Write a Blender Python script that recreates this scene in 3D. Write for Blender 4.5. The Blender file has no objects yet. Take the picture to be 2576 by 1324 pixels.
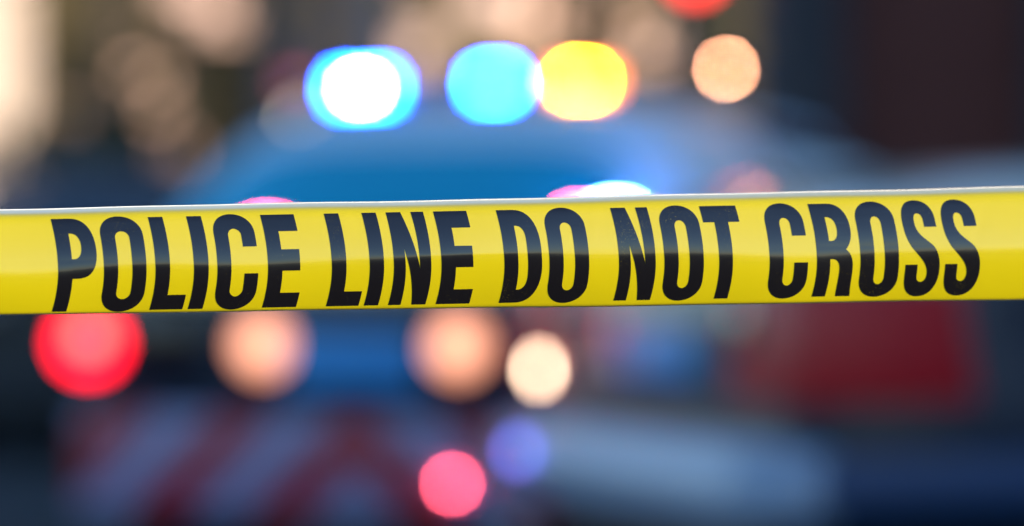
import bpy, bmesh, math, random
from mathutils import Vector, Matrix
from mathutils.geometry import tessellate_polygon

scene = bpy.context.scene
col = scene.collection
R = math.radians

# ---------------------------------------------------------------- camera
CAM = Vector((0.0, 0.0, 0.95))
FOCUS = 2.585
cam_data = bpy.data.cameras.new("camera")
cam = bpy.data.objects.new("camera", cam_data)
col.objects.link(cam)
cam.location = CAM
cam.rotation_euler = (R(90), 0, 0)
cam_data.lens = 135
cam_data.sensor_width = 36
cam_data.clip_start = 0.05
cam_data.clip_end = 5000
cam_data.dof.use_dof = True
cam_data.dof.focus_distance = FOCUS
cam_data.dof.aperture_fstop = 2.31
cam_data.dof.aperture_blades = 11
cam_data.dof.aperture_rotation = R(9)
scene.camera = cam

# ---------------------------------------------------------------- world, sun, exposure
SUN_EL, SUN_AZ = R(15), R(120)          # azimuth from +Y, clockwise: behind the camera, to the right
world = bpy.data.worlds.new("World")
scene.world = world
world.use_nodes = True
wn = world.node_tree
wn.nodes.clear()
sky = wn.nodes.new("ShaderNodeTexSky")
sky.sky_type = 'NISHITA'
sky.sun_disc = False
sky.sun_elevation = SUN_EL
sky.sun_rotation = SUN_AZ
sky.air_density = 1.0
sky.dust_density = 0.3
sky.ozone_density = 4.0
bg = wn.nodes.new("ShaderNodeBackground")
bg.inputs['Strength'].default_value = 0.15
wo = wn.nodes.new("ShaderNodeOutputWorld")
wn.links.new(sky.outputs[0], bg.inputs['Color'])
wn.links.new(bg.outputs[0], wo.inputs['Surface'])

sd = bpy.data.lights.new("sun", 'SUN')
sd.energy = 2.75
sd.angle = R(0.5)
sd.color = (1.0, 0.84, 0.64)
sun = bpy.data.objects.new("sun", sd)
col.objects.link(sun)
sdir = Vector((math.sin(SUN_AZ)*math.cos(SUN_EL), math.cos(SUN_AZ)*math.cos(SUN_EL), math.sin(SUN_EL)))
sun.rotation_euler = (-sdir).to_track_quat('-Z', 'Y').to_euler()

scene.view_settings.view_transform = 'Standard'
scene.view_settings.look = 'None'
scene.view_settings.gamma = 1.0
scene.view_settings.exposure = 0.92
scene.cycles.use_denoising = True
scene.cycles.max_bounces = 6
scene.cycles.sample_clamp_indirect = 6

# ---------------------------------------------------------------- helpers
def kx(D):                       # metres per 2576-wide photo pixel at distance D
    return D*36/135/2576

def at(px, py, D):               # the point that stands at a given spot of the photo, D metres away
    return Vector(((px-1288)*kx(D), D, CAM.z + (662-py)*kx(D)))

def new_obj(name, me, parent=None):
    o = bpy.data.objects.new(name, me)
    col.objects.link(o)
    if parent is not None:
        o.parent = parent
    return o

def tag(o, label=None, cat=None, group=None, kind=None):
    if label: o["label"] = label
    if cat: o["category"] = cat
    if group: o["group"] = group
    if kind: o["kind"] = kind
    return o

def empty(name, loc, rz=0, **kw):
    o = bpy.data.objects.new(name, None)
    col.objects.link(o)
    o.empty_display_size = 0.2
    o.location = loc
    o.rotation_euler = (0, 0, rz)
    return tag(o, **kw)

def finish(name, bm, mats, parent=None, smooth=True, recalc=True):
    if recalc:
        bmesh.ops.recalc_face_normals(bm, faces=bm.faces)
    me = bpy.data.meshes.new(name)
    bm.to_mesh(me); bm.free()
    if not isinstance(mats, (list, tuple)): mats = [mats]
    for m in mats: me.materials.append(m)
    if smooth:
        me.polygons.foreach_set("use_smooth", [True]*len(me.polygons))
        try: me.set_sharp_from_angle(angle=R(38))
        except Exception: pass
    me.update()
    return new_obj(name, me, parent)

def box(bm, c, s, bev=0.0, rot=None):
    M = Matrix.Translation(c)
    if rot is not None: M = M @ rot
    M = M @ Matrix.Diagonal((s[0], s[1], s[2], 1))
    r = bmesh.ops.create_cube(bm, size=1.0, matrix=M)
    if bev > 0:
        es = set()
        for v in r['verts']:
            for e in v.link_edges: es.add(e)
        bmesh.ops.bevel(bm, geom=list(es), offset=bev, segments=2, profile=0.6, affect='EDGES')

def cyl(bm, c, r1, r2, depth, seg=32, rot=None, caps=True):
    M = Matrix.Translation(c)
    if rot is not None: M = M @ rot
    bmesh.ops.create_cone(bm, cap_ends=caps, segments=seg, radius1=r1, radius2=r2, depth=depth, matrix=M)

def tube(bm, pts, radii, seg=8):
    rings = []
    for i, p in enumerate(pts):
        p = Vector(p)
        d = (Vector(pts[min(i+1, len(pts)-1)]) - Vector(pts[max(i-1, 0)])).normalized()
        a = d.cross(Vector((0.3, 1, 0.1))).normalized()
        b = d.cross(a).normalized()
        rings.append([bm.verts.new(p + (a*math.cos(t*2*math.pi/seg) + b*math.sin(t*2*math.pi/seg))*radii[i]) for t in range(seg)])
    for i in range(len(rings)-1):
        for t in range(seg):
            bm.faces.new((rings[i][t], rings[i][(t+1) % seg], rings[i+1][(t+1) % seg], rings[i+1][t]))
    bm.faces.new(rings[0]); bm.faces.new(rings[-1])

# ---------------------------------------------------------------- materials
def mat(name, base, rough=0.5, metal=0.0, spec=0.5, noise=None, bump=0.0, coat=0.0, nscale=4.0):
    m = bpy.data.materials.new(name)
    m.use_nodes = True
    nt = m.node_tree
    b = nt.nodes["Principled BSDF"]
    b.inputs['Base Color'].default_value = (*base, 1)
    b.inputs['Roughness'].default_value = rough
    b.inputs['Metallic'].default_value = metal
    b.inputs['Specular IOR Level'].default_value = spec
    b.inputs['Coat Weight'].default_value = coat
    b.inputs['Coat Roughness'].default_value = 0.05
    if noise or bump:
        tc = nt.nodes.new("ShaderNodeTexCoord")
        nz = nt.nodes.new("ShaderNodeTexNoise")
        nz.inputs['Scale'].default_value = nscale
        nz.inputs['Detail'].default_value = 6
        nt.links.new(tc.outputs['Object'], nz.inputs['Vector'])
        if noise:
            cr = nt.nodes.new("ShaderNodeValToRGB")
            cr.color_ramp.elements[0].position = 0.35
            cr.color_ramp.elements[1].position = 0.68
            cr.color_ramp.elements[0].color = (*base, 1)
            cr.color_ramp.elements[1].color = (*noise, 1)
            nt.links.new(nz.outputs['Fac'], cr.inputs['Fac'])
            nt.links.new(cr.outputs['Color'], b.inputs['Base Color'])
        if bump:
            bp = nt.nodes.new("ShaderNodeBump")
            bp.inputs['Strength'].default_value = bump
            nt.links.new(nz.outputs['Fac'], bp.inputs['Height'])
            nt.links.new(bp.outputs['Normal'], b.inputs['Normal'])
    return m

def lamp_mat(name, colour, strength, base=(0.2, 0.2, 0.2)):
    m = mat(name, base, 0.2)
    b = m.node_tree.nodes["Principled BSDF"]
    b.inputs['Emission Color'].default_value = (*colour, 1)
    b.inputs['Emission Strength'].default_value = strength*0.80
    return m

M = {}
M['asphalt'] = mat('asphalt', (0.035, 0.036, 0.038), 0.95, noise=(0.06, 0.06, 0.062), bump=0.3, nscale=60, spec=0.15)
M['grass'] = mat('grass', (0.03, 0.045, 0.02), 0.9, noise=(0.06, 0.075, 0.03), bump=0.5, nscale=20)
M['concrete'] = mat('concrete', (0.28, 0.27, 0.26), 0.8, noise=(0.36, 0.35, 0.33), bump=0.2, nscale=8)
M['white_paint'] = mat('white_paint', (0.80, 0.82, 0.84), 0.3, coat=1.0)
M['blue_paint'] = mat('blue_paint', (0.005, 0.26, 0.72), 0.3, coat=1.0)
M['navy_paint'] = mat('navy_paint', (0.002, 0.014, 0.04), 0.35, coat=0.25)
M['glass'] = mat('car_glass', (0.004, 0.02, 0.035), 0.04, spec=1.0, coat=1.0)
M['cream_paint'] = mat('cream_paint', (0.74, 0.72, 0.62), 0.3, coat=1.0)
M['matt_white'] = mat('matt_white', (0.88, 0.88, 0.88), 0.75, spec=0.2)
M['sky_paint'] = mat('pale_blue_paint', (0.62, 0.77, 0.86), 0.7, spec=0.25)
M['sky_glass'] = mat('sky_blue_glass', (0.0, 0.66, 0.85), 0.10, metal=0.85, coat=0.5)  # blue put into the glass in place of the sky's reflection
M['black'] = mat('black_plastic', (0.012, 0.013, 0.015), 0.5)
M['rubber'] = mat('tyre_rubber', (0.015, 0.015, 0.016), 0.85)
M['steel'] = mat('steel', (0.5, 0.5, 0.52), 0.3, metal=1.0)
M['red_lens'] = mat('red_lens', (0.32, 0.006, 0.014), 0.18, coat=1.0)
M['smoke_lens'] = mat('smoke_lens', (0.02, 0.012, 0.016), 0.15, coat=1.0)
M['clear_lens'] = mat('clear_lens', (0.35, 0.45, 0.55), 0.12, coat=1.0)
M['plate'] = mat('number_plate', (0.03, 0.33, 0.75), 0.35)
M['maroon'] = mat('maroon_cladding', (0.14, 0.034, 0.022), 0.75, noise=(0.16, 0.042, 0.028), nscale=3)
M['grey_wall'] = mat('grey_render', (0.055, 0.050, 0.055), 0.85, noise=(0.07, 0.062, 0.068), nscale=3)
M['bounce_wall'] = mat('pale_render', (0.82, 0.82, 0.80), 0.8, noise=(0.75, 0.55, 0.54), nscale=2)  # pale so that the unseen terrace bounces light onto the cars
M['bark'] = mat('bark', (0.05, 0.04, 0.03), 0.9, noise=(0.09, 0.07, 0.05), bump=0.6, nscale=12)
M['tan_wall'] = mat('brown_brick', (0.20, 0.135, 0.055), 0.85, noise=(0.11, 0.09, 0.03), nscale=2)

def leaf_mat(name, a, b):
    m = bpy.data.materials.new(name); m.use_nodes = True
    nt = m.node_tree; nt.nodes.clear()
    out = nt.nodes.new("ShaderNodeOutputMaterial")
    oi = nt.nodes.new("ShaderNodeTexCoord")
    nz = nt.nodes.new("ShaderNodeTexNoise"); nz.inputs['Scale'].default_value = 1.7
    cr = nt.nodes.new("ShaderNodeValToRGB")
    cr.color_ramp.elements[0].color = (*a, 1); cr.color_ramp.elements[1].color = (*b, 1)
    cr.color_ramp.elements[0].position = .35; cr.color_ramp.elements[1].position = .65
    df = nt.nodes.new("ShaderNodeBsdfPrincipled"); df.inputs['Roughness'].default_value = 0.27; df.inputs['Specular IOR Level'].default_value = 0.8
    tr = nt.nodes.new("ShaderNodeBsdfTranslucent")
    mx = nt.nodes.new("ShaderNodeMixShader"); mx.inputs[0].default_value = 0.3
    nt.links.new(oi.outputs['Object'], nz.inputs['Vector'])
    nt.links.new(nz.outputs['Fac'], cr.inputs['Fac'])
    nt.links.new(cr.outputs[0], df.inputs['Base Color']); nt.links.new(cr.outputs[0], tr.inputs['Color'])
    nt.links.new(df.outputs[0], mx.inputs[1]); nt.links.new(tr.outputs[0], mx.inputs[2])
    nt.links.new(mx.outputs[0], out.inputs['Surface'])
    return m
M['leaf'] = leaf_mat('leaves', (0.05, 0.05, 0.015), (0.19, 0.14, 0.045))
M['hedge'] = leaf_mat('hedge_leaves', (0.02, 0.04, 0.022), (0.05, 0.07, 0.03))

def tape_mat():
    m = bpy.data.materials.new('yellow_film'); m.use_nodes = True
    nt = m.node_tree; nt.nodes.clear()
    out = nt.nodes.new("ShaderNodeOutputMaterial")
    p = nt.nodes.new("ShaderNodeBsdfPrincipled")
    p.inputs['Base Color'].default_value = (0.80, 0.65, 0.001, 1)
    p.inputs['Roughness'].default_value = 0.22
    p.inputs['IOR'].default_value = 1.5
    p.inputs['Coat Weight'].default_value = 1.0; p.inputs['Coat IOR'].default_value = 1.6
    p.inputs['Coat Roughness'].default_value = 0.08
    tr = nt.nodes.new("ShaderNodeBsdfTranslucent"); tr.inputs['Color'].default_value = (0.8, 0.70, 0.01, 1)
    p.inputs['Sheen Weight'].default_value = 0.7; p.inputs['Sheen Roughness'].default_value = 0.25
    mx = nt.nodes.new("ShaderNodeMixShader"); mx.inputs[0].default_value = 0.22
    tc = nt.nodes.new("ShaderNodeTexCoord")
    mp = nt.nodes.new("ShaderNodeMapping"); mp.inputs['Scale'].default_value = (1.2, 1.2, 60)
    nz = nt.nodes.new("ShaderNodeTexNoise"); nz.inputs['Scale'].default_value = 6; nz.inputs['Detail'].default_value = 5
    bp = nt.nodes.new("ShaderNodeBump"); bp.inputs['Strength'].default_value = 0.05; bp.inputs['Distance'].default_value = 0.002
    nt.links.new(tc.outputs['Object'], mp.inputs[0]); nt.links.new(mp.outputs[0], nz.inputs['Vector'])
    nt.links.new(nz.outputs['Fac'], bp.inputs['Height']); nt.links.new(bp.outputs[0], p.inputs['Normal'])
    nt.links.new(p.outputs[0], mx.inputs[1]); nt.links.new(tr.outputs[0], mx.inputs[2])
    nt.links.new(mx.outputs[0], out.inputs['Surface'])
    return m
M['tape'] = tape_mat()
M['ink'] = mat('black_ink', (0.006, 0.005, 0.006), 0.14, spec=0.6, coat=0.6)
def ink_wear():
    nt = M['ink'].node_tree; b = nt.nodes["Principled BSDF"]
    tc = nt.nodes.new("ShaderNodeTexCoord")
    n1 = nt.nodes.new("ShaderNodeTexNoise"); n1.inputs['Scale'].default_value = 1500; n1.inputs['Detail'].default_value = 2
    n2 = nt.nodes.new("ShaderNodeTexNoise"); n2.inputs['Scale'].default_value = 22
    nt.links.new(tc.outputs['Object'], n1.inputs['Vector']); nt.links.new(tc.outputs['Object'], n2.inputs['Vector'])
    ad = nt.nodes.new("ShaderNodeMath"); ad.operation = 'MULTIPLY_ADD'; ad.inputs[1].default_value = 0.5
    nt.links.new(n2.outputs['Fac'], ad.inputs[0]); nt.links.new(n1.outputs['Fac'], ad.inputs[2])
    mr = nt.nodes.new("ShaderNodeMapRange"); mr.inputs['From Min'].default_value = 0.98; mr.inputs['From Max'].default_value = 1.08
    mr.inputs['To Max'].default_value = 0.35
    nt.links.new(ad.outputs[0], mr.inputs['Value'])
    mx = nt.nodes.new("ShaderNodeMix"); mx.data_type = 'RGBA'
    nt.links.new(mr.outputs[0], mx.inputs[0])
    mx.inputs[6].default_value = (0.006, 0.005, 0.006, 1); mx.inputs[7].default_value = (0.45, 0.38, 0.02, 1)
    nt.links.new(mx.outputs[2], b.inputs['Base Color'])
ink_wear()

# ---------------------------------------------------------------- ground
def sheet(name, x0, x1, y0, y1, z, m):
    bm = bmesh.new()
    vs = [bm.verts.new((x, y, z)) for x, y in ((x0, y0), (x1, y0), (x1, y1), (x0, y1))]
    bm.faces.new(vs)
    return tag(finish(name, bm, m, smooth=False), kind='structure')
sheet('ground', -1500, 1500, -1500, 1500, -0.004, M['grass'])
sheet('road', -30, 30, -14, 24, 0.0, M['asphalt'])
bm = bmesh.new(); box(bm, (0, 25.2, 0.06), (60, 2.4, 0.13), 0.02)
tag(finish('pavement', bm, M['concrete']), kind='structure')

# ---------------------------------------------------------------- the barrier tape
# Shape: a film about 7.5 cm wide, pulled from left to right, its right end further away, arched so
# that its upper and lower edges roll away from the viewer. (x in 2880-wide photo pixels only sets size.)
TK = FOCUS*36/135/2880
def tape_top(x): return 587.5 + 0.9*math.sin(x/190+1) + 0.6*math.sin(x/77) - 0.0223*x + 2.2*math.exp(-((x-1500)/900)**2)
def tape_bot(x): return 886.0 + 0.8*math.sin(x/230) + 0.5*math.sin(x/91+2) - 0.0146*x + 0.8*math.exp(-((x-1500)/900)**2)
NP = 200
def phi(w):
    if w >= 0.455:
        t = (w-0.455)/0.545
        a = 25*t**0.85
        if t > 0.68: a += 57*min(1, (t-0.68)/0.24)**2.0
    else:
        t = (0.455-w)/0.455
        a = -24*t**0.9
        if t > 0.93: a -= 38*((t-0.93)/0.07)**1.5
    return R(a)
H0 = 0.0705
acc = [0.0]
for i in range(NP):
    acc.append(acc[-1] + math.tan(phi((i+0.5)/NP))*H0/NP)
base0 = acc[int(0.455*NP)]
def depth(w):
    f = max(0, min(0.99999, w))*NP
    i = int(f)
    return acc[i] + (acc[i+1]-acc[i])*(f-i) - base0
YAW = math.tan(R(7))
CR = random.Random(12)
CREASES = [(CR.uniform(-2600, 5600), CR.uniform(-160, 160), CR.uniform(7, 16), CR.choice((-1, 1))*CR.uniform(0.00010, 0.00028), CR.uniform(0.1, 0.9), CR.uniform(0.15, 0.4)) for _ in range(46)]
def crease(x, w):
    r = 0.0
    for xc, sl, wd, am, wc, ww in CREASES:
        d = (x - xc - sl*(w-0.5))/wd
        if abs(d) < 4: r += am*math.exp(-d*d)*math.exp(-((w-wc)/ww)**2)
    return r
def tape_point(x, y, off=0.0):
    w = (tape_bot(x)-y)/(tape_bot(x)-tape_top(x))
    Xn = (x-1440)*TK
    # gentle length-wise waves of a stretched film
    wave = 0.0007*math.sin(x/310.0+0.6) + 0.0004*math.sin(x/127.0+2*w)
    twist = 0.030*math.sin(x/430.0+1.1) + 0.020*math.sin(x/171.0+2.0) + 0.010*math.sin(x/83.0) + crease(x, w)/H0*2
    D = FOCUS - 0.005 + (x-1100)*TK*YAW + depth(w) + wave*(1-abs(2*w-1)) + twist*(w-0.455)*H0 - off
    s = D/FOCUS
    return Vector((Xn*s, D, CAM.z + (740-y)*TK*s))
tape = empty('barrier_tape', tape_point(1440, 740), label='yellow plastic barrier tape with large black capital letters stretched across the foreground', cat='barrier tape')
T0 = tape.location.copy()
bm = bmesh.new()
xs = [-2600 + i*40 for i in range(64)] + [-40 + i*9 for i in range(330)] + [2930 + i*40 for i in range(68)]
ws = [i/64 for i in range(65)]
g = []
for x in xs:
    t, b = tape_top(x), tape_bot(x)
    g.append([bm.verts.new(tape_point(x, b + (t-b)*w) - T0) for w in ws])
for i in range(len(xs)-1):
    for j in range(len(ws)-1):
        bm.faces.new((g[i][j], g[i+1][j], g[i+1][j+1], g[i][j+1]))
film = finish('film', bm, M['tape'], tape, recalc=False)
sm = film.modifiers.new('thickness', 'SOLIDIFY'); sm.thickness = 0.00008; sm.offset = 1 if False else -1

# ---- condensed heavy capitals, drawn as outlines; height 1, baseline 0
def bez(p0, p1, p2, p3, n=10):
    out = []
    for i in range(1, n+1):
        t = i/n; u = 1-t
        out.append((u**3*p0[0]+3*u*u*t*p1[0]+3*u*t*t*p2[0]+t**3*p3[0], u**3*p0[1]+3*u*u*t*p1[1]+3*u*t*t*p2[1]+t**3*p3[1]))
    return out
def path(*seg):
    """points as (x,y); ('c', c1, c2, p) adds a cubic"""
    out = []
    for s in seg:
        if s[0] == 'c': out += bez(out[-1], s[1], s[2], s[3])
        else: out.append(s)
    return out
def stadium(x0, x1, y0, y1, ry, k=0.62):
    xm = (x0+x1)/2
    h = (x1-x0)/2
    return path((x0, y0+ry), (x0, y1-ry), ('c', (x0, y1-ry+ry*k), (xm-h*0.56, y1), (xm, y1)),
                ('c', (xm+h*0.56, y1), (x1, y1-ry+ry*k), (x1, y1-ry)), (x1, y0+ry),
                ('c', (x1, y0+ry-ry*k), (xm+h*0.56, y0), (xm, y0)), ('c', (xm-h*0.56, y0), (x0, y0+ry-ry*k), (x0, y0+ry)))
def gO(w):
    return [stadium(0, w, -0.014, 1.014, 0.20), stadium(0.152, w-0.15, 0.122, 0.852, 0.075)]
def gI(w): return [[(0, 0), (0, 1), (w, 1), (w, 0)]]
def gL(w): return [[(0, 0), (0, 1), (0.156, 1), (0.156, 0.156), (w, 0.156), (w, 0)]]
def gE(w): return [[(0, 0), (0, 1), (w-.005, 1), (w-.005, 0.82), (0.154, 0.82), (0.154, 0.624), (w-.02, 0.624), (w-.02, 0.393), (0.154, 0.393), (0.154, 0.156), (w, 0.156), (w, 0)]]
def gT(w): return [[(0, 0.824), (0, 1), (w, 1), (w, 0.824), (0.266, 0.824), (0.266, 0), (0.12, 0), (0.12, 0.824)]]
def gN(w): return [[(0, 0), (0, 1), (0.157, 1), (0.283, 0.385), (0.268, 1), (w, 1), (w, 0), (0.252, 0), (0.122, 0.61), (0.134, 0)]]
def gP(w):
    return [path((0, 0), (0, 1), (0.20, 1), ('c', (0.34, 1), (w, 0.90), (w, 0.66)), ('c', (w, 0.44), (0.35, 0.35), (0.22, 0.35)), (0.156, 0.35), (0.156, 0)),
            path((0.152, 0.562), (0.152, 0.838), (0.17, 0.838), ('c', (0.24, 0.838), (0.268, 0.78), (0.268, 0.70)), ('c', (0.268, 0.61), (0.23, 0.562), (0.18, 0.562)))]
def gD(w):
    return [path((0, 0), (0, 1), (0.17, 1), ('c', (0.33, 1), (w, 0.88), (w, 0.60)), (w, 0.40), ('c', (w, 0.12), (0.33, 0), (0.17, 0))),
            path((0.150, 0.140), (0.150, 0.828), (0.165, 0.828), ('c', (0.225, 0.828), (w-.150, 0.78), (w-.150, 0.68)), (w-.150, 0.29), ('c', (w-.150, 0.19), (0.225, 0.14), (0.165, 0.14)))]
def gC(w):
    i0, i1 = 0.150, w-0.148
    im = (i0+i1)/2
    return [path((0, 0.19), (0, 0.81), ('c', (0, 0.94), (w*.22, 1.014), (w/2, 1.014)), ('c', (w*.78, 1.014), (w, 0.94), (w, 0.81)), (w, 0.662), (i1, 0.662), (i1, 0.79),
                 ('c', (i1, 0.83), (im+.03, 0.856), (im, 0.856)), ('c', (im-.03, 0.856), (i0, 0.83), (i0, 0.78)), (i0, 0.20),
                 ('c', (i0, 0.155), (im-.03, 0.126), (im, 0.126)), ('c', (im+.03, 0.126), (i1, 0.155), (i1, 0.20)), (i1, 0.372), (w, 0.372), (w, 0.19),
                 ('c', (w, 0.06), (w*.78, -0.014), (w/2, -0.014)), ('c', (w*.22, -0.014), (0, 0.06), (0, 0.19)))]
def gR(w):
    return [path((0, 0), (0, 1), (0.20, 1), ('c', (0.33, 1), (0.392, 0.90), (0.392, 0.74)), ('c', (0.392, 0.62), (0.36, 0.55), (0.318, 0.505)),
                 ('c', (0.37, 0.46), (0.386, 0.40), (0.386, 0.31)), ('c', (0.386, 0.20), (0.378, 0.12), (0.408, 0.0)), (0.252, 0),
                 ('c', (0.236, 0.10), (0.244, 0.20), (0.244, 0.28)), ('c', (0.244, 0.36), (0.22, 0.40), (0.17, 0.40)), (0.143, 0.40), (0.143, 0)),
            path((0.143, 0.597), (0.143, 0.855), (0.158, 0.855), ('c', (0.22, 0.855), (0.247, 0.80), (0.247, 0.73)), ('c', (0.247, 0.64), (0.22, 0.597), (0.165, 0.597)))]
def gS(w):
    return [path((0, 0.324), (0, 0.20), ('c', (0, 0.06), (0.07, -0.018), (w/2, -0.018)), ('c', (0.30, -0.018), (w, 0.07), (w, 0.27)),
                 ('c', (w, 0.37), (w-.01, 0.46), (0.31, 0.525)), ('c', (0.24, 0.60), (0.142, 0.64), (0.138, 0.77)), ('c', (0.136, 0.84), (0.155, 0.876), (0.187, 0.876)),
                 ('c', (0.22, 0.876), (0.238, 0.85), (0.238, 0.80)), (0.238, 0.729), (w-.002, 0.729), (w-.002, 0.82), ('c', (w-.002, 0.95), (0.30, 1.018), (0.19, 1.018)),
                 ('c', (0.08, 1.018), (0.012, 0.94), (0.012, 0.78)), ('c', (0.012, 0.66), (0.03, 0.60), (0.075, 0.515)), ('c', (0.14, 0.42), (0.232, 0.34), (0.236, 0.23)),
                 ('c', (0.238, 0.17), (0.215, 0.138), (0.182, 0.138)), ('c', (0.145, 0.138), (0.130, 0.165), (0.130, 0.21)), (0.130, 0.324))]
LH = 261.0
letters = [('P', gP, 164, .425), ('O', gO, 293, .457), ('L', gL, 438, .355), ('I', gI, 546, .158), ('C', gC, 612, .44), ('E', gE, 754.4, .366),
           ('L', gL, 934, .350), ('I', gI, 1040.5, .153), ('N', gN, 1108.5, .402), ('E', gE, 1242.3, .362),
           ('D', gD, 1419.3, .405), ('O', gO, 1546, .427), ('N', gN, 1741.6, .394), ('O', gO, 1869.4, .423), ('T', gT, 1992.2, .39),
           ('C', gC, 2165.4, .412), ('R', gR, 2298.3, .41), ('O', gO, 2420.7, .414), ('S', gS, 2547.4, .369), ('S', gS, 2659.2, .375)]
def bow(x, v):
    f = (x-164)/2500.0
    v0 = 0.425 - 0.06*f
    if v > v0: return -(0.083+0.026*f)*((v-v0)/(1-v0))**1.9
    return -(0.070-0.011*f)*((v0-v)/v0)**1.9
def letter_mesh(fn, x0, w):
    loops = [[Vector((a, b, 0)) for a, b in lp] for lp in fn(w)]
    tris = tessellate_polygon(loops)
    flat = [p for lp in loops for p in lp]
    bm = bmesh.new()
    vs = [bm.verts.new(p) for p in flat]
    for t in tris:
        try: bm.faces.new([vs[i] for i in t])
        except ValueError: pass
    for i in range(1, 72):
        z = -0.02 + 1.04*i/72
        bmesh.ops.bisect_plane(bm, geom=bm.verts[:]+bm.edges[:]+bm.faces[:], plane_co=(0, z, 0), plane_no=(0, 1, 0), dist=1e-5)
    for v in bm.verts:
        a, b = v.co.x, v.co.y
        xx = x0 + (a + bow(x0, b))*LH
        yy = (880.0 - 0.0198*xx) - b*LH
        v.co = tape_point(xx, yy, 0.00022) - T0
    bmesh.ops.recalc_face_normals(bm, faces=bm.faces)
    for f in bm.faces:
        f.normal_update()
    if sum(f.normal.y*f.calc_area() for f in bm.faces) > 0:
        bmesh.ops.reverse_faces(bm, faces=bm.faces)
    return bm
for ch, fn, x0, w in letters:
    o = finish('letter', letter_mesh(fn, x0, w), M['ink'], tape, recalc=False)
    o["label"] = 'black printed capital letter ' + ch

# ---------------------------------------------------------------- cars
def spow(v, e): return math.copysign(abs(v)**e, v)
def lerp_tab(tab, y):
    if y <= tab[0][0]: return tab[0][1:]
    for a, b in zip(tab, tab[1:]):
        if y <= b[0]:
            f = (y-a[0])/(b[0]-a[0]); f = f*f*(3-2*f) if False else f
            return tuple(p+(q-p)*f for p, q in zip(a[1:], b[1:]))
    return tab[-1][1:]

def hull(bm, tab, e=0.38, n=40):
    """tab rows: y, half width, z bottom, z top"""
    rings = []
    for y, w, z0, z1 in tab:
        zc, h = (z0+z1)/2, (z1-z0)/2
        rings.append([bm.verts.new((w*spow(math.cos(2*math.pi*i/n), e), y, zc+h*spow(math.sin(2*math.pi*i/n), e))) for i in range(n)])
    for a, b in zip(rings, rings[1:]):
        for i in range(n):
            bm.faces.new((a[i], a[(i+1) % n], b[(i+1) % n], b[i]))
    bm.faces.new(rings[0]); bm.faces.new(rings[-1])

def cabin_fn(tab, lean, e1=0.55, e2=0.5):
    def S(y, t, off=0.0):
        w, zb, zt = lerp_tab(tab, y)
        def q(y_, t_):
            w, zb, zt = lerp_tab(tab, y_)
            a = t_*math.pi/2
            z = zb + (zt-zb)*max(0, math.cos(a))**e2
            x = w*spow(math.sin(a), e1)
            x *= 1 - lean*(z-zb)
            return Vector((x, y_, z))
        p = q(y, t)
        if off:
            d = 0.004
            n = (q(y+d, t)-q(y-d, t)).cross(q(y, min(1, t+d))-q(y, max(-1, t-d)))
            if n.length > 1e-12:
                n.normalize()
                if n.z < 0 and abs(t) < .9: n = -n
                if n.x*p.x < 0 and abs(t) >= .9: n = -n
                p = p + n*off
        return p
    return S

def patch(bm, S, y0, y1, t0, t1, off, ny=14, ntt=16, yf=None):
    g = []
    for j in range(ntt+1):
        t = t0+(t1-t0)*j/ntt
        a, b = (y0, y1) if yf is None else yf(t)
        g.append([bm.verts.new(S(a+(b-a)*i/ny, t, off)) for i in range(ny+1)])
    for j in range(ntt):
        for i in range(ny):
            try: bm.faces.new((g[j][i], g[j][i+1], g[j+1][i+1], g[j+1][i]))
            except ValueError: pass

def wheel(root, x, y, r=0.33):
    bm = bmesh.new()
    rot = Matrix.Rotation(R(90), 4, 'Y')
    cyl(bm, (x, y, r), r, r, 0.22, 40, rot)
    bmesh.ops.bevel(bm, geom=[e for e in bm.edges if len(e.link_faces) == 2 and e.calc_face_angle() > 0.9], offset=0.02, segments=3, affect='EDGES')
    w = finish('wheel', bm, M['rubber'], root)
    s = 1 if x > 0 else -1
    bm = bmesh.new()
    cyl(bm, (x+s*0.105, y, r), r*0.62, r*0.62, 0.02, 32, rot)
    for k in range(5):
        a = k*2*math.pi/5
        box(bm, (x+s*0.118, y+math.cos(a)*r*0.3, r+math.sin(a)*r*0.3), (0.012, r*0.55, 0.05), 0.004, Matrix.Rotation(a, 4, 'X'))
    cyl(bm, (x+s*0.12, y, r), 0.05, 0.04, 0.03, 16, rot)
    finish('rim', bm, M['steel'], w)

def simple(name, parent, c, s, m, bev=0.01, label=None):
    bm = bmesh.new(); box(bm, c, s, bev)
    o = finish(name, bm, m, parent)
    if label: o["label"] = label
    return o

# ---- car A : patrol car seen from behind, roof light bar on
A = empty('patrol_car', (-0.47, 11.6, 0), R(-22), label='patrol car seen from behind with lit roof light bar and red and white chevron bumper', cat='car')
WA = 1.0
bm = bmesh.new()
hull(bm, [(0.10, .93*WA, .24, .97), (0.13, .97*WA, .20, .99), (0.25, 1.0*WA, .18, 1.01), (1.2, 1.0*WA, .17, 1.03), (3.3, 1.0*WA, .17, 1.02),
          (3.9, .98*WA, .17, .98), (4.6, .93*WA, .18, .88), (4.8, .85*WA, .22, .78), (4.86, .78*WA, .28, .70)], e=0.30, n=48)
finish('body', bm, M['navy_paint'], A)
tabA = [(0.13, .80, .96, .98), (0.30, .82, .97, 1.15), (0.55, .85, .98, 1.34), (0.72, .91, .98, 1.435), (0.95, .94, .98, 1.475), (1.6, .95, .98, 1.50), (2.6, .94, .98, 1.47), (3.1, .93, .98, 1.36), (3.95, .90, .96, .99)]
SA = cabin_fn(tabA, 0.33, 0.48)
def cabin(S, y0, y1, m, root):
    bm = bmesh.new(); patch(bm, S, y0, y1, -1, 1, 0, 60, 48)
    return finish('cabin', bm, m, root)
cabin(SA, 0.13, 3.95, M['sky_paint'], A)
bm = bmesh.new()
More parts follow.
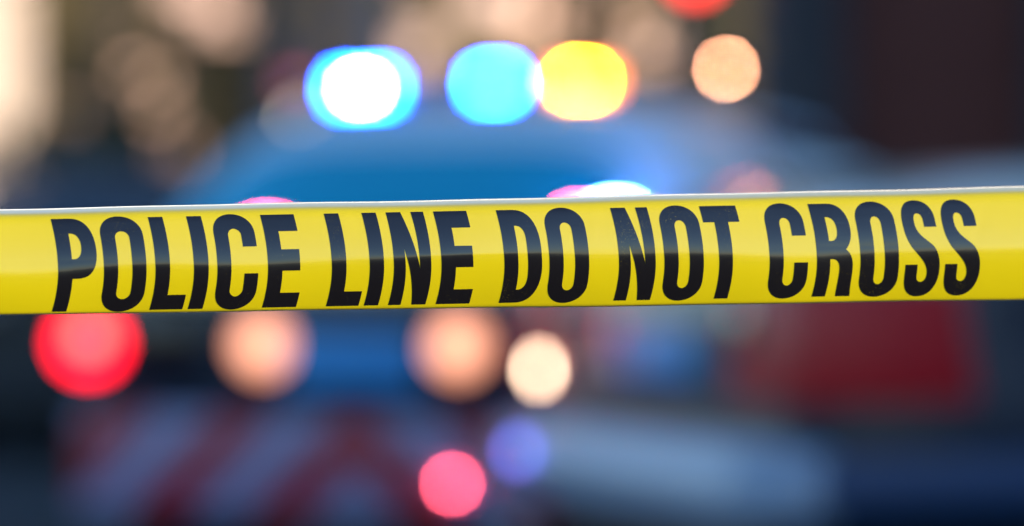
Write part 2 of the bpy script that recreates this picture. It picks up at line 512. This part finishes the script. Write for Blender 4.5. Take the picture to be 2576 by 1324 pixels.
patch(bm, SA, 0, 0, -0.66, 0.66, 0.006, 16, 28, yf=lambda t: (0.155+0.04*t*t, 0.535-0.08*(t/0.66)**4))
finish('rear_window', bm, M['sky_glass'], A)
for s in (-1, 1):
    for (a, b) in ((1.50, 2.25), (2.32, 3.0)):
        bm = bmesh.new(); patch(bm, SA, a, b, s*0.52, s*0.92, 0.006, 12, 12)
        finish('side_window', bm, M['glass'], A)
for s in (-1, 1):
    bm = bmesh.new(); patch(bm, SA, 0.62, 1.45, s*0.50, s*0.97, 0.004, 14, 14)
    finish('quarter_panel', bm, M['matt_white'], A)
bm = bmesh.new(); patch(bm, SA, 3.12, 3.85, -0.72, 0.72, 0.006, 12, 20)
finish('windscreen', bm, M['glass'], A)
# tailgate skin, blue between the lamps
bm = bmesh.new(); box(bm, (0, 0.085, 0.735), (1.12, 0.03, 0.42), 0.012)
tg = finish('tailgate', bm, M['navy_paint'], A)
simple('number_plate', tg, (-0.04, 0.062, 0.655), (0.44, 0.012, 0.17), M['plate'], 0.003)
simple('trim_strip', A, (0, 0.064, 0.885), (1.6, 0.014, 0.05), M['steel'], 0.004)
# rear bumper with chevron panel
bm = bmesh.new()
hull(bm, [(-0.02, .86, .24, .46), (0.0, .92, .21, .50), (0.04, .97, .19, .515), (0.12, 1.01, .18, .52), (0.36, 1.02, .18, .52)], e=0.22, n=48)
bp = finish('rear_bumper', bm, M['navy_paint'], A)
def chevron_mat():
    m = mat('chevron_film', (0.5, 0.5, 0.5), 0.3)
    nt = m.node_tree; b = nt.nodes["Principled BSDF"]
    tc = nt.nodes.new("ShaderNodeTexCoord"); sp = nt.nodes.new("ShaderNodeSeparateXYZ")
    nt.links.new(tc.outputs['Object'], sp.inputs[0])
    def mth(op, a, bv):
        n = nt.nodes.new("ShaderNodeMath"); n.operation = op
        for i, v in enumerate((a, bv)):
            if v is None: continue
            if isinstance(v, (int, float)): n.inputs[i].default_value = v
            else: nt.links.new(v, n.inputs[i])
        return n.outputs[0]
    ax = mth('ABSOLUTE', mth('ADD', sp.outputs['X'], -0.01), None)
    q = mth('ADD', mth('MULTIPLY', ax, 0.95), sp.outputs['Z'])
    fr = mth('FRACT', mth('ADD', mth('DIVIDE', q, 0.39), 0.62), None)
    st = mth('GREATER_THAN', fr, 0.5)
    mx = nt.nodes.new("ShaderNodeMix"); mx.data_type = 'RGBA'
    nt.links.new(st, mx.inputs[0])
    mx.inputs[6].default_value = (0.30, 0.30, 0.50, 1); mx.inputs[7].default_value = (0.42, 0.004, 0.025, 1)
    nt.links.new(mx.outputs[2], b.inputs['Base Color'])
    return m
M['chevron'] = chevron_mat()
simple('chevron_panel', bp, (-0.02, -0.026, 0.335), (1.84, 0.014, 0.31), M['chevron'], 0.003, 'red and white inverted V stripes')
simple('exhaust', A, (0.55, 0.05, 0.15), (0.09, 0.3, 0.05), M['steel'], 0.015)
# tail lights
RLIT = lamp_mat('red_lamp_lit', (1.0, 0.002, 0.018), 7, (0.3, 0.01, 0.01))
RCORE = lamp_mat('red_bulb_lit', (1.0, 0.12, 0.07), 6)
for s in (-1, 1):
    bm = bmesh.new(); box(bm, (s*0.79, 0.075, 0.735), (0.44, 0.06, 0.23), 0.02)
    tl = finish('tail_light', bm, M['smoke_lens'], A)
    bm = bmesh.new(); cyl(bm, (0, 0, 0), 0.096, 0.096, 0.04, 32, Matrix.Rotation(R(90), 4, 'X'))
    for v in bm.verts: v.co = (v.co.x + s*0.935, v.co.y + 0.05, v.co.z*0.86 + 0.700)
    finish('lamp_lens', bm, RLIT if s < 0 else M['red_lens'], tl)
    if s < 0:
        bm = bmesh.new(); cyl(bm, (s*0.925, 0.024, 0.725), 0.038, 0.034, 0.02, 24, Matrix.Rotation(R(90), 4, 'X'))
        finish('bulb', bm, RCORE, tl)
WARM = lamp_mat('warm_lamp', (1.0, 0.40, 0.20), 5.2)
WARMB = lamp_mat('warm_bulb', (1.0, 0.44, 0.27), 2.1)
WARM = lamp_mat('warm_lens', (1.0, 0.36, 0.19), 1.5)
for x in (-0.345, 0.305):
    bm = bmesh.new(); cyl(bm, (x, 0.058, 0.70), 0.085, 0.078, 0.03, 28, Matrix.Rotation(R(90), 4, 'X'))
    h2 = finish('reversing_lamp', bm, WARM, tg)
    bm = bmesh.new(); cyl(bm, (x, 0.038, 0.70), 0.040, 0.034, 0.02, 28, Matrix.Rotation(R(90), 4, 'X'))
    finish('bulb', bm, WARMB, h2)
# small glowing discs, mostly stand-ins for glints on the bodywork
def add_glow_disc(parent, name, c, r, m, stretch=1.0):
    bm = bmesh.new(); cyl(bm, (0, 0, 0), r, r*0.9, 0.012, 20, Matrix.Rotation(R(90), 4, 'X'))
    for v in bm.verts: v.co.z *= stretch
    o = finish(name, bm, m, parent); o.location = c
    return o
def local(root, p):
    Mi = Matrix.Translation(root.location) @ Matrix.Rotation(root.rotation_euler.z, 4, 'Z')
    return Mi.inverted() @ Vector(p)
REDM = lamp_mat('red_glint', (1.0, 0.085, 0.13), 75)
p = local(A, at(1160, 1215, 11.5)); add_glow_disc(bp, 'glow_disc', (p.x, -0.045, p.z), 0.009, REDM)  # glowing disc in place of a red glint on the bumper
# flashers inside the rear window
RF = lamp_mat('red_flasher', (1.0, 0.06, 0.14), 110)
BF = lamp_mat('blue_flasher', (0.30, 1.1, 4.0), 130)
for px, py, m in ((655, 588, RF), (1572, 562, RF), (1668, 552, BF)):
    p = local(A, at(px, py, 11.8))
    bm = bmesh.new(); box(bm, (p.x, 0.12, p.z), (0.085, 0.03, 0.03), 0.006)
    finish('window_flasher', bm, m, A)
# mirrors, handles, wheels
for s in (-1, 1):
    bm = bmesh.new(); box(bm, (s*1.09, 3.0, 1.03), (0.20, 0.09, 0.14), 0.03)
    finish('wing_mirror', bm, M['black'], A)
    for y in (1.35, 2.45):
        simple('door_handle', A, (s*1.005, y, 0.86), (0.02, 0.14, 0.025), M['steel'], 0.005)
    for y in (0.85, 3.85):
        wheel(A, s*0.90, y)
    for y in (0.85, 3.85):
        bm = bmesh.new()
        cyl(bm, (s*0.955, y, 0.33), 0.39, 0.39, 0.10, 40, Matrix.Rotation(R(90), 4, 'Y'))
        finish('wheel_arch', bm, M['black'], A)
# light bar
bm = bmesh.new()
box(bm, (0.07, 1.5, 1.565), (1.56, 0.24, 0.055), 0.02)
for s in (-1, 1): box(bm, (s*0.5, 1.5, 1.52), (0.06, 0.16, 0.06), 0.01)
bar = finish('light_bar', bm, M['black'], A)
def module(px, w, h, m, name='light_module', dz=0.0, led=None):
    x = local(A, at(px, 220, 13.0)).x
    # x on the bar's own rear face so that it stands where the ray meets y = 1.38
    for _ in range(3):
        wp = A.matrix_basis @ Vector((x, 1.38, 1.57))
        x += ((px-1288)*kx(wp.y) - wp.x)/math.cos(R(22))
    bm = bmesh.new(); box(bm, (x, 1.372, 1.568+dz), (w, 0.02, h), 0.006)
    o = finish(name, bm, m, bar)
    if led:
        bm = bmesh.new(); box(bm, (x, 1.360, 1.568+dz), (led[0], 0.012, led[1]), 0.003)
        finish(name, bm, led[2], bar)
    return o
BL1 = lamp_mat('blue_lens_lit', (0.0, 0.42, 5.0), 36)
WLED = lamp_mat('white_led', (1.0, 1.0, 1.0), 160)
BL2 = lamp_mat('blue_led', (0.010, 0.50, 6.0), 46)
AM = lamp_mat('amber_led', (1.0, 0.44, 0.0), 300)
AML = lamp_mat('amber_lens_lit', (1.0, 0.20, 0.04), 8)
AM2 = lamp_mat('alley_lamp', (1.0, 0.42, 0.22), 130)
RD = lamp_mat('dim_red_led', (1.0, 0.04, 0.08), 0.5)
module(914, 0.192, 0.066, BL1, dz=-0.022, led=(0.055, 0.018, WLED))
module(1245, 0.112, 0.060, BL2, dz=-0.014)
module(1468, 0.190, 0.064, AML, dz=-0.012, led=(0.090, 0.040, AM))
module(1828, 0.016, 0.016, AM2, name='alley_lamp', dz=0.02)
module(748, 0.10, 0.04, RD, dz=0.0)

# ---- car B : second police car, parked crosswise, rear towards the left
hB = R(20)
B = empty('parked_police_car', (0.289, 9.569, 0), R(-70), label='dark navy and white saloon standing crosswise on the right with its unlit red tail light', cat='car')
WB = 0.925
bm = bmesh.new()
hull(bm, [(0.06, .84, .26, 1.00), (0.10, .88, .22, 1.04), (0.22, .915, .20, 1.07), (0.6, .925, .18, 1.17), (1.3, .925, .17, 1.22), (1.7, .925, .17, 1.10), (3.4, .925, .17, 1.03), (4.0, .91, .18, 1.0), (4.7, .86, .2, .86), (4.85, .78, .26, .74)], e=0.34, n=56)
def two_tone():
    m = mat('two_tone_paint', (0.5, 0.5, 0.5), 0.3, coat=1.0)
    nt = m.node_tree; b = nt.nodes["Principled BSDF"]
    tc = nt.nodes.new("ShaderNodeTexCoord"); sp = nt.nodes.new("ShaderNodeSeparateXYZ")
    nt.links.new(tc.outputs['Object'], sp.inputs[0])
    g = nt.nodes.new("ShaderNodeMath"); g.operation = 'GREATER_THAN'; g.inputs[1].default_value = 0.98
    nt.links.new(sp.outputs['Z'], g.inputs[0])
    mx = nt.nodes.new("ShaderNodeMix"); mx.data_type = 'RGBA'
    nt.links.new(g.outputs[0], mx.inputs[0])
    mx.inputs[6].default_value = (0.003, 0.017, 0.045, 1); mx.inputs[7].default_value = (0.74, 0.72, 0.62, 1)
    nt.links.new(mx.outputs[2], b.inputs['Base Color'])
    return m
M['two_tone'] = two_tone()
finish('body', bm, M['two_tone'], B)
tabB = [(1.35, .80, 1.08, 1.13), (1.75, .86, 1.04, 1.30), (2.1, .86, 1.02, 1.44), (2.5, .86, 1.02, 1.46), (3.0, .86, 1.02, 1.40), (3.8, .84, 1.0, 1.02)]
SB = cabin_fn(tabB, 0.5)
cabin(SB, 1.35, 3.8, M['cream_paint'], B)
bm = bmesh.new(); patch(bm, SB, 1.43, 1.85, -0.62, 0.62, 0.006, 14, 20); finish('rear_window', bm, M['glass'], B)
bm = bmesh.new(); patch(bm, SB, 3.05, 3.7, -0.7, 0.7, 0.006, 14, 20); finish('windscreen', bm, M['glass'], B)
for s in (-1, 1):
    for (a, b) in ((1.85, 2.3), (2.37, 3.0)):
        bm = bmesh.new(); patch(bm, SB, a, b, s*0.60, s*0.93, 0.006, 12, 12)
        finish('side_window', bm, M['glass'], B)
# boot panel, lamps, bumper
bm = bmesh.new(); box(bm, (0, 0.055, 0.80), (1.05, 0.03, 0.34), 0.015)
bt = finish('boot_lid', bm, M['blue_paint'], B)
bt.data.materials[0] = mat('faded_blue_paint', (0.035, 0.09, 0.15), 0.35, coat=0.6)
simple('number_plate', bt, (0.08, 0.034, 0.73), (0.50, 0.012, 0.12), M['plate'], 0.003)
simple('lid_trim', bt, (0, 0.034, 0.93), (0.9, 0.012, 0.03), M['steel'], 0.003)
for s in (-1, 1):
    bm = bmesh.new(); box(bm, (s*0.715, 0.06, 0.77), (0.36, 0.05, 0.28), 0.022)
    box(bm, (s*0.912, 0.27, 0.77), (0.05, 0.46, 0.29), 0.022)
    for v in bm.verts:
        if v.co.y > 0.4 and v.co.z > 0.8: v.co.y -= 0.04
    tl = finish('tail_light', bm, mat('dull_red_lens', (0.55, 0.003, 0.014), 0.4), B)
    bm = bmesh.new(); box(bm, (s*0.64, 0.030, 0.80), (0.10, 0.02, 0.12), 0.006)
    finish('lamp_lens', bm, M['smoke_lens'], tl)
bm = bmesh.new()
hull(bm, [(-0.06, .78, .37, .50), (-0.045, .84, .35, .525), (0.0, .89, .34, .535), (0.05, .91, .34, .535), (0.14, .92, .34, .535)], e=0.24, n=48)
bb = finish('rear_bumper', bm, mat('bumper_paint', (0.30, 0.40, 0.56), 0.4, coat=0.4), B)
simple('side_strip', B, (0.925, 2.36, 0.45), (0.03, 4.5, 0.11), mat('strip_blue', (0.006, 0.05, 0.16), 0.4), 0.01)
simple('side_skirt', B, (0.90, 2.4, 0.20), (0.05, 2.2, 0.12), M['black'], 0.01)
simple('side_skirt', B, (-0.90, 2.4, 0.20), (0.05, 2.2, 0.12), M['black'], 0.01)
for s in (-1, 1):
    for y in (1.05, 3.85): wheel(B, s*0.84, y, 0.32)
    for y in (1.05, 3.85):
        bm = bmesh.new(); cyl(bm, (s*0.888, y, 0.32), 0.375, 0.375, 0.10, 40, Matrix.Rotation(R(90), 4, 'Y'))
        finish('wheel_arch', bm, M['black'], B)
    bm = bmesh.new(); box(bm, (s*1.0, 3.0, 1.06), (0.18, 0.08, 0.13), 0.03); finish('wing_mirror', bm, M['black'], B)
    for y in (1.75, 2.75): simple('door_handle', B, (s*0.93, y, 0.86), (0.02, 0.14, 0.025), M['steel'], 0.005)
def on_rear(px, py, y=-0.0):
    """local point of car B's rear plane (local y) met by the sight line"""
    d = Vector(((px-1288)*kx(1), 1, (662-py)*kx(1)))
    Mi = (Matrix.Translation(B.location) @ Matrix.Rotation(B.rotation_euler.z, 4, 'Z')).inverted()
    a = Mi @ CAM; bdir = Mi.to_3x3() @ d
    t = (y-a.y)/bdir.y
    return a + bdir*t
CREAM = lamp_mat('cream_glint', (1.0, 0.68, 0.46), 18)
VIO = lamp_mat('dim_blue_glint', (0.16, 0.18, 1.0), 4.5)
PINK = lamp_mat('dim_pink_glint', (1.0, 0.35, 0.5), 4)
p = on_rear(1355, 930, 0.028); add_glow_disc(B, 'cream_glint_disc', (p.x, 0.028, p.z), 0.014, CREAM, 2.0)  # glowing disc in place of a cream glint on the rear corner
p = on_rear(1305, 1135, -0.07); add_glow_disc(bb, 'glow_disc', (p.x, -0.075, p.z), 0.024, VIO)  # dim blue disc standing in for a glint on the bumper corner
p = on_rear(1328, 1072, -0.03); add_glow_disc(bb, 'glow_disc', (p.x, -0.03, p.z), 0.008, PINK)  # faint pink disc, also an added stand-in for a glint
p = on_rear(1370, 770, 0.028); add_glow_disc(B, 'glow_disc', (p.x, 0.028, p.z), 0.016, lamp_mat('pink_tail_glow', (1.0, 0.16, 0.28), 14))  # dim glow of the far tail light

# ---- car C : dark car further back on the left
C = empty('parked_car', (-1.85, 18.2, 0), R(6), label='dark grey-green car parked further back on the far left', cat='car')
bm = bmesh.new()
hull(bm, [(0.05, .82, .24, .90), (0.10, .86, .21, .95), (0.25, .90, .19, .98), (1.5, .91, .17, 1.0), (3.6, .90, .18, .98), (4.3, .84, .2, .8), (4.4, .76, .26, .7)], e=0.32, n=40)
M['dark_paint'] = mat('dark_paint', (0.014, 0.018, 0.017), 0.4, coat=0.35)
finish('body', bm, M['dark_paint'], C)
tabC = [(0.15, .84, .92, .96), (0.7, .85, .95, 1.38), (1.2, .85, .95, 1.44), (2.3, .85, .95, 1.43), (3.2, .82, .92, .98)]
SC = cabin_fn(tabC, 0.5)
cabin(SC, 0.15, 3.2, M['dark_paint'], C)
bm = bmesh.new(); patch(bm, SC, 0.25, 0.66, -0.6, 0.6, 0.006, 12, 16); finish('rear_window', bm, M['glass'], C)
for s in (-1, 1):
    bm = bmesh.new(); patch(bm, SC, 0.9, 2.3, s*0.6, s*0.92, 0.006, 12, 12); finish('side_window', bm, M['glass'], C)
    bm = bmesh.new(); box(bm, (s*0.68, 0.05, 0.74), (0.28, 0.05, 0.18), 0.02); finish('tail_light', bm, M['smoke_lens'], C)
    for y in (0.8, 3.5): wheel(C, s*0.80, y, 0.31)
bm = bmesh.new(); hull(bm, [(-0.03, .8, .26, .46), (0.0, .86, .24, .5), (0.3, .92, .24, .5)], e=0.25, n=32); finish('rear_bumper', bm, M['black'], C)

# ---------------------------------------------------------------- building on the right
bd = empty('building', (1.45, 21.5, 0), 0, label='dark building with maroon cladding between grey pilasters on the right', cat='building')
Y0 = 0.0
bm = bmesh.new(); box(bm, (1.7, 1.2, 3.5), (3.4, 2.0, 7.0), 0.03); finish('wall', bm, M['grey_wall'], bd)
for x, w in ((0.20, 0.42), (1.66, 0.36), (3.25, 0.3)):
    bm = bmesh.new(); box(bm, (x, 0.06, 3.4), (w, 0.30, 6.8), 0.01); finish('pilaster', bm, M['grey_wall'], bd)
for x, w in ((0.945, 1.05), (2.47, 1.24)):
    bm = bmesh.new(); box(bm, (x, 0.12, 2.9), (w, 0.12, 5.7), 0.004)
    for i in range(1, 18): box(bm, (x, 0.055, i*0.32), (w-0.004, 0.014, 0.02))
    finish('cladding_panel', bm, M['maroon'], bd)
bm = bmesh.new(); box(bm, (1.7, 1.2, 7.1), (3.6, 2.3, 0.2), 0.02); finish('roof', bm, M['grey_wall'], bd)

# unseen long building, added on the right to keep the sun off the street
wg = empty('shade_terrace', (6.6, 0, 0), 0, label='unseen long low terrace added on the right to shade the street', cat='building')
bm = bmesh.new(); box(bm, (4, 11.45, 2.6), (8, 19.9, 5.2), 0.03); finish('wall', bm, M['bounce_wall'], wg)
for i in range(5):
    simple('window', wg, (-0.01, 3.6+i*3.6, 1.7), (0.06, 1.4, 1.5), M['glass'], 0.01)
# sunlit tan building far behind the trees
tb = empty('brick_building', (-4.4, 50, 0), 0, label='brown brick building far behind the trees with added glowing panes standing in for sunlit glints', cat='building')
bm = bmesh.new(); box(bm, (2, 4, 6), (17, 8, 12), 0.05); finish('wall', bm, M['tan_wall'], tb)
GLOW = [lamp_mat('glint_pane_warm', (1.0, 0.55, 0.35), 1.6), lamp_mat('glint_pane_pale', (1.0, 0.60, 0.42), 1.15), lamp_mat('glint_pane_dim', (1.0, 0.54, 0.36), 0.85)]  # glowing panes added in place of sunlit glints among the leaves
for px, py, w, h, k in ((368, 215, .50, .45, 0), (392, 288, .30, .20, 0), (205, 305, .40, .45, 2), (440, 392, .45, .40, 2), (560, 30, .75, .50, 1), (470, -50, .6, .5, 1), (300, 80, .4, .4, 2),
                        (1052, 128, .45, .42, 1), (1010, -40, .5, .4, 2), (1225, 0, .60, .5, 1), (1370, 40, .65, .5, 0), (1500, -30, .6, .5, 1), (1570, 75, .65, .5, 0), (1640, 120, .5, .5, 1)):
    p = at(px, py, 50) - tb.location
    fr = simple('window', tb, (p.x, -0.01, p.z), (w+0.10, 0.05, h+0.10), M['black'], 0.01)
    simple('glow_pane', fr, (p.x, -0.045, p.z), (w, 0.02, h), GLOW[k], 0.004)

# dark stair tower standing against the tan building
fb = empty('stair_tower', (at(825, 662, 49.1).x, 49.1, 0), 0, label='tall dark blue-grey stair tower against the far tan building', cat='tower')
M['slate'] = mat('slate_cladding', (0.02, 0.035, 0.075), 0.7, noise=(0.03, 0.045, 0.09), nscale=2)
bm = bmesh.new(); box(bm, (0, 0.42, 7), (1.7, 0.8, 14), 0.03); finish('wall', bm, M['slate'], fb)
for r_ in range(4):
    simple('window', fb, (0, 0.0, 2.0+3*r_), (0.6, 0.06, 1.5), M['glass'], 0.01)
# gable house added and turned towards the sun for the bright glow, far left
wh = empty('added_gabled_house', (-7.15, 43.0, 0), R(42), label='pale peach gabled house added behind the trees for the bright glow at the far left', cat='house')
M['lime'] = mat('limewash', (0.78, 0.60, 0.47), 0.8, noise=(0.70, 0.52, 0.40), nscale=2)
bm = bmesh.new()
pr = [(-2.1, 0), (2.1, 0), (2.1, 4.4), (0, 7.0), (-2.1, 4.4)]
f = [bm.verts.new((x, 0, z)) for x, z in pr]; bk = [bm.verts.new((x, 5, z)) for x, z in pr]
bm.faces.new(f); bm.faces.new(bk)
for q in range(5): bm.faces.new((f[q], f[(q+1) % 5], bk[(q+1) % 5], bk[q]))
finish('wall', bm, M['lime'], wh, smooth=False)
bm = bmesh.new()
for sg in (-1, 1):
    box(bm, (sg*1.12, 2.5, 5.80), (3.7, 5.5, 0.1), 0.01, Matrix.Rotation(sg*math.atan2(2.6, 2.1), 4, 'Y'))
finish('roof', bm, M['slate'], wh)

# ---------------------------------------------------------------- trees
random.seed(5)
def leaf_cloud(bm, c, rad, n, size, voids=(), clumps=26, dens=0.5):
    cs = []
    for _ in range(clumps):
        while True:
            u = Vector((random.uniform(-1, 1), random.uniform(-1, 1), random.uniform(-1, 1)))
            if u.length < 0.92: break
        cs.append((Vector((u.x*rad[0], u.y*rad[1], u.z*rad[2])), random.uniform(0.22, 0.42)))
    for _ in range(n):
        q, rr = random.choice(cs)
        d = Vector((random.gauss(0, 1), random.gauss(0, 1), random.gauss(0, 1))).normalized()*random.random()**0.5
        p = q + Vector((d.x*rad[0], d.y*rad[1], d.z*rad[2]))*rr
        w = Vector(c)+p
        if any((w-v).length < r for v, r in voids): continue
        s = size*random.uniform(0.6, 1.3)
        a = Vector((random.gauss(0, 1), random.gauss(0, 1), random.gauss(0, 1))).normalized()
        b = a.cross(Vector((random.gauss(0, 1), random.gauss(0, 1), random.gauss(0, 1)))).normalized()
        vs = [bm.verts.new(w+a*s), bm.verts.new(w+b*s*0.5), bm.verts.new(w-a*s), bm.verts.new(w-b*s*0.5)]
        bm.faces.new(vs)

def tree(x, y, h, crown_z, rad, n, size, label, voids=(), m=None, clumps=26):
    t = empty('tree', (x, y, 0), random.uniform(0, 0), label=label, cat='tree', group='trees behind the cars')
    bm = bmesh.new()
    tube(bm, [(0, 0, -0.1), (0.05, 0, h*0.3), (-0.04, 0.03, h*0.6), (0.05, 0, h*0.9)], [0.19, 0.14, 0.10, 0.03], 10)
    for k in range(9):
        a = random.uniform(0, 6.28); z0 = crown_z - rad[2]*0.7 + random.random()*rad[2]
        L = rad[0]*random.uniform(0.5, 0.9)
        tube(bm, [(0, 0, z0), (math.cos(a)*L*.5, math.sin(a)*L*.5, z0+L*.25), (math.cos(a)*L, math.sin(a)*L, z0+L*.7)], [0.06, 0.04, 0.012], 6)
    finish('trunk', bm, M['bark'], t)
    bm = bmesh.new()
    V = [(v - Vector((x, y, 0)), r) for v, r in voids]
    leaf_cloud(bm, (0, 0, crown_z), rad, n, size, V, clumps)
    finish('crown', bm, m or M['leaf'], t, smooth=False, recalc=False)
    return t
tree(-3.1, 29, 7.5, 3.6, (1.5, 1.3, 2.9), 500, 0.12, 'low dark tree at the far left edge of the street', clumps=24,
     voids=[(at(70, 60, 29), 0.95), (at(250, -60, 29), 0.6)])
tree(-1.55, 30, 7.0, 3.9, (1.5, 1.2, 3.0), 900, 0.12, 'loose tree left of the light bar with bright gaps in its crown', clumps=22)
tree(0.6, 31.5, 7.4, 4.6, (1.7, 1.2, 2.6), 450, 0.12, 'thin tree rising behind the middle of the light bar', clumps=18)
tree(2.4, 35, 8.4, 4.6, (1.7, 1.4, 3.2), 500, 0.13, 'tree showing between the light bar and the dark building', clumps=20)

# big dark bush in front of the trees, left
bs = empty('bush', (at(250, 662, 27.2).x, 27.2, 0), 0, label='rounded dark green bush rising above the hedge on the left', cat='bush')
bm = bmesh.new(); tube(bm, [(0, 0, 0), (0.1, 0, 0.8), (0, 0, 1.5)], [0.08, 0.06, 0.02], 8); finish('stem', bm, M['bark'], bs)
bm = bmesh.new(); leaf_cloud(bm, (0, 0, 0.95), (1.0, 0.5, 0.95), 4200, 0.07, clumps=22); finish('foliage', bm, M['hedge'], bs, smooth=False, recalc=False)

b2 = empty('bush', (at(150, 662, 28).x, 28.0, 0), 0, label='tall loose olive bush in front of the peach house at the far left', cat='bush')
bm = bmesh.new(); tube(bm, [(0, 0, 0), (0.1, 0, 1.0), (0, 0, 2.0)], [0.08, 0.06, 0.02], 8); finish('stem', bm, M['bark'], b2)
bm = bmesh.new(); leaf_cloud(bm, (0.12, 0, 1.35), (0.75, 0.5, 1.15), 1500, 0.08, clumps=16); finish('foliage', bm, M['leaf'], b2, smooth=False, recalc=False)

# signal on a pole
ts = empty('traffic_light', (at(1745, 662, 24).x, 24.0, 0), 0, label='traffic light with its red lamp lit at the top edge of the picture', cat='traffic light')
bm = bmesh.new(); cyl(bm, (0, 0, 1.75), 0.05, 0.045, 3.5, 16); finish('pole', bm, M['steel'], ts)
bm = bmesh.new(); box(bm, (0, -0.12, 2.47), (0.30, 0.2, 0.90), 0.03); hd = finish('housing', bm, M['black'], ts)
for k, m in enumerate((lamp_mat('signal_red', (1.0, 0.03, 0.02), 7), M['smoke_lens'], M['black'])):
    bm = bmesh.new(); cyl(bm, (0, -0.225, 2.76-0.29*k), 0.10, 0.09, 0.02, 24, Matrix.Rotation(R(90), 4, 'X'))
    finish('signal_lens', bm, m, hd)

# hedge at the back
bm = bmesh.new()
for i in range(26000):
    x = random.uniform(-9, 3.6); z = random.uniform(0, 1)
    top = 1.25 + 0.18*math.sin(x*1.7)+0.1*math.sin(x*4.3)
    y = 25.9+random.uniform(-.35, .35); s = 0.07*random.uniform(.6, 1.3)
    w = Vector((x, y, z*top))
    a = Vector((random.gauss(0, 1), random.gauss(0, 1), random.gauss(0, 1))).normalized()
    b = a.cross(Vector((random.gauss(0, 1), random.gauss(0, 1), random.gauss(0, 1)))).normalized()
    bm.faces.new([bm.verts.new(w+a*s), bm.verts.new(w+b*s*.6), bm.verts.new(w-a*s), bm.verts.new(w-b*s*.6)])
box(bm, (-2.7, 25.9, 0.5), (12.4, 0.4, 1.0))
tag(finish('hedge', bm, M['hedge'], smooth=False, recalc=False), 'long dark clipped hedge behind the parked cars', 'hedge')
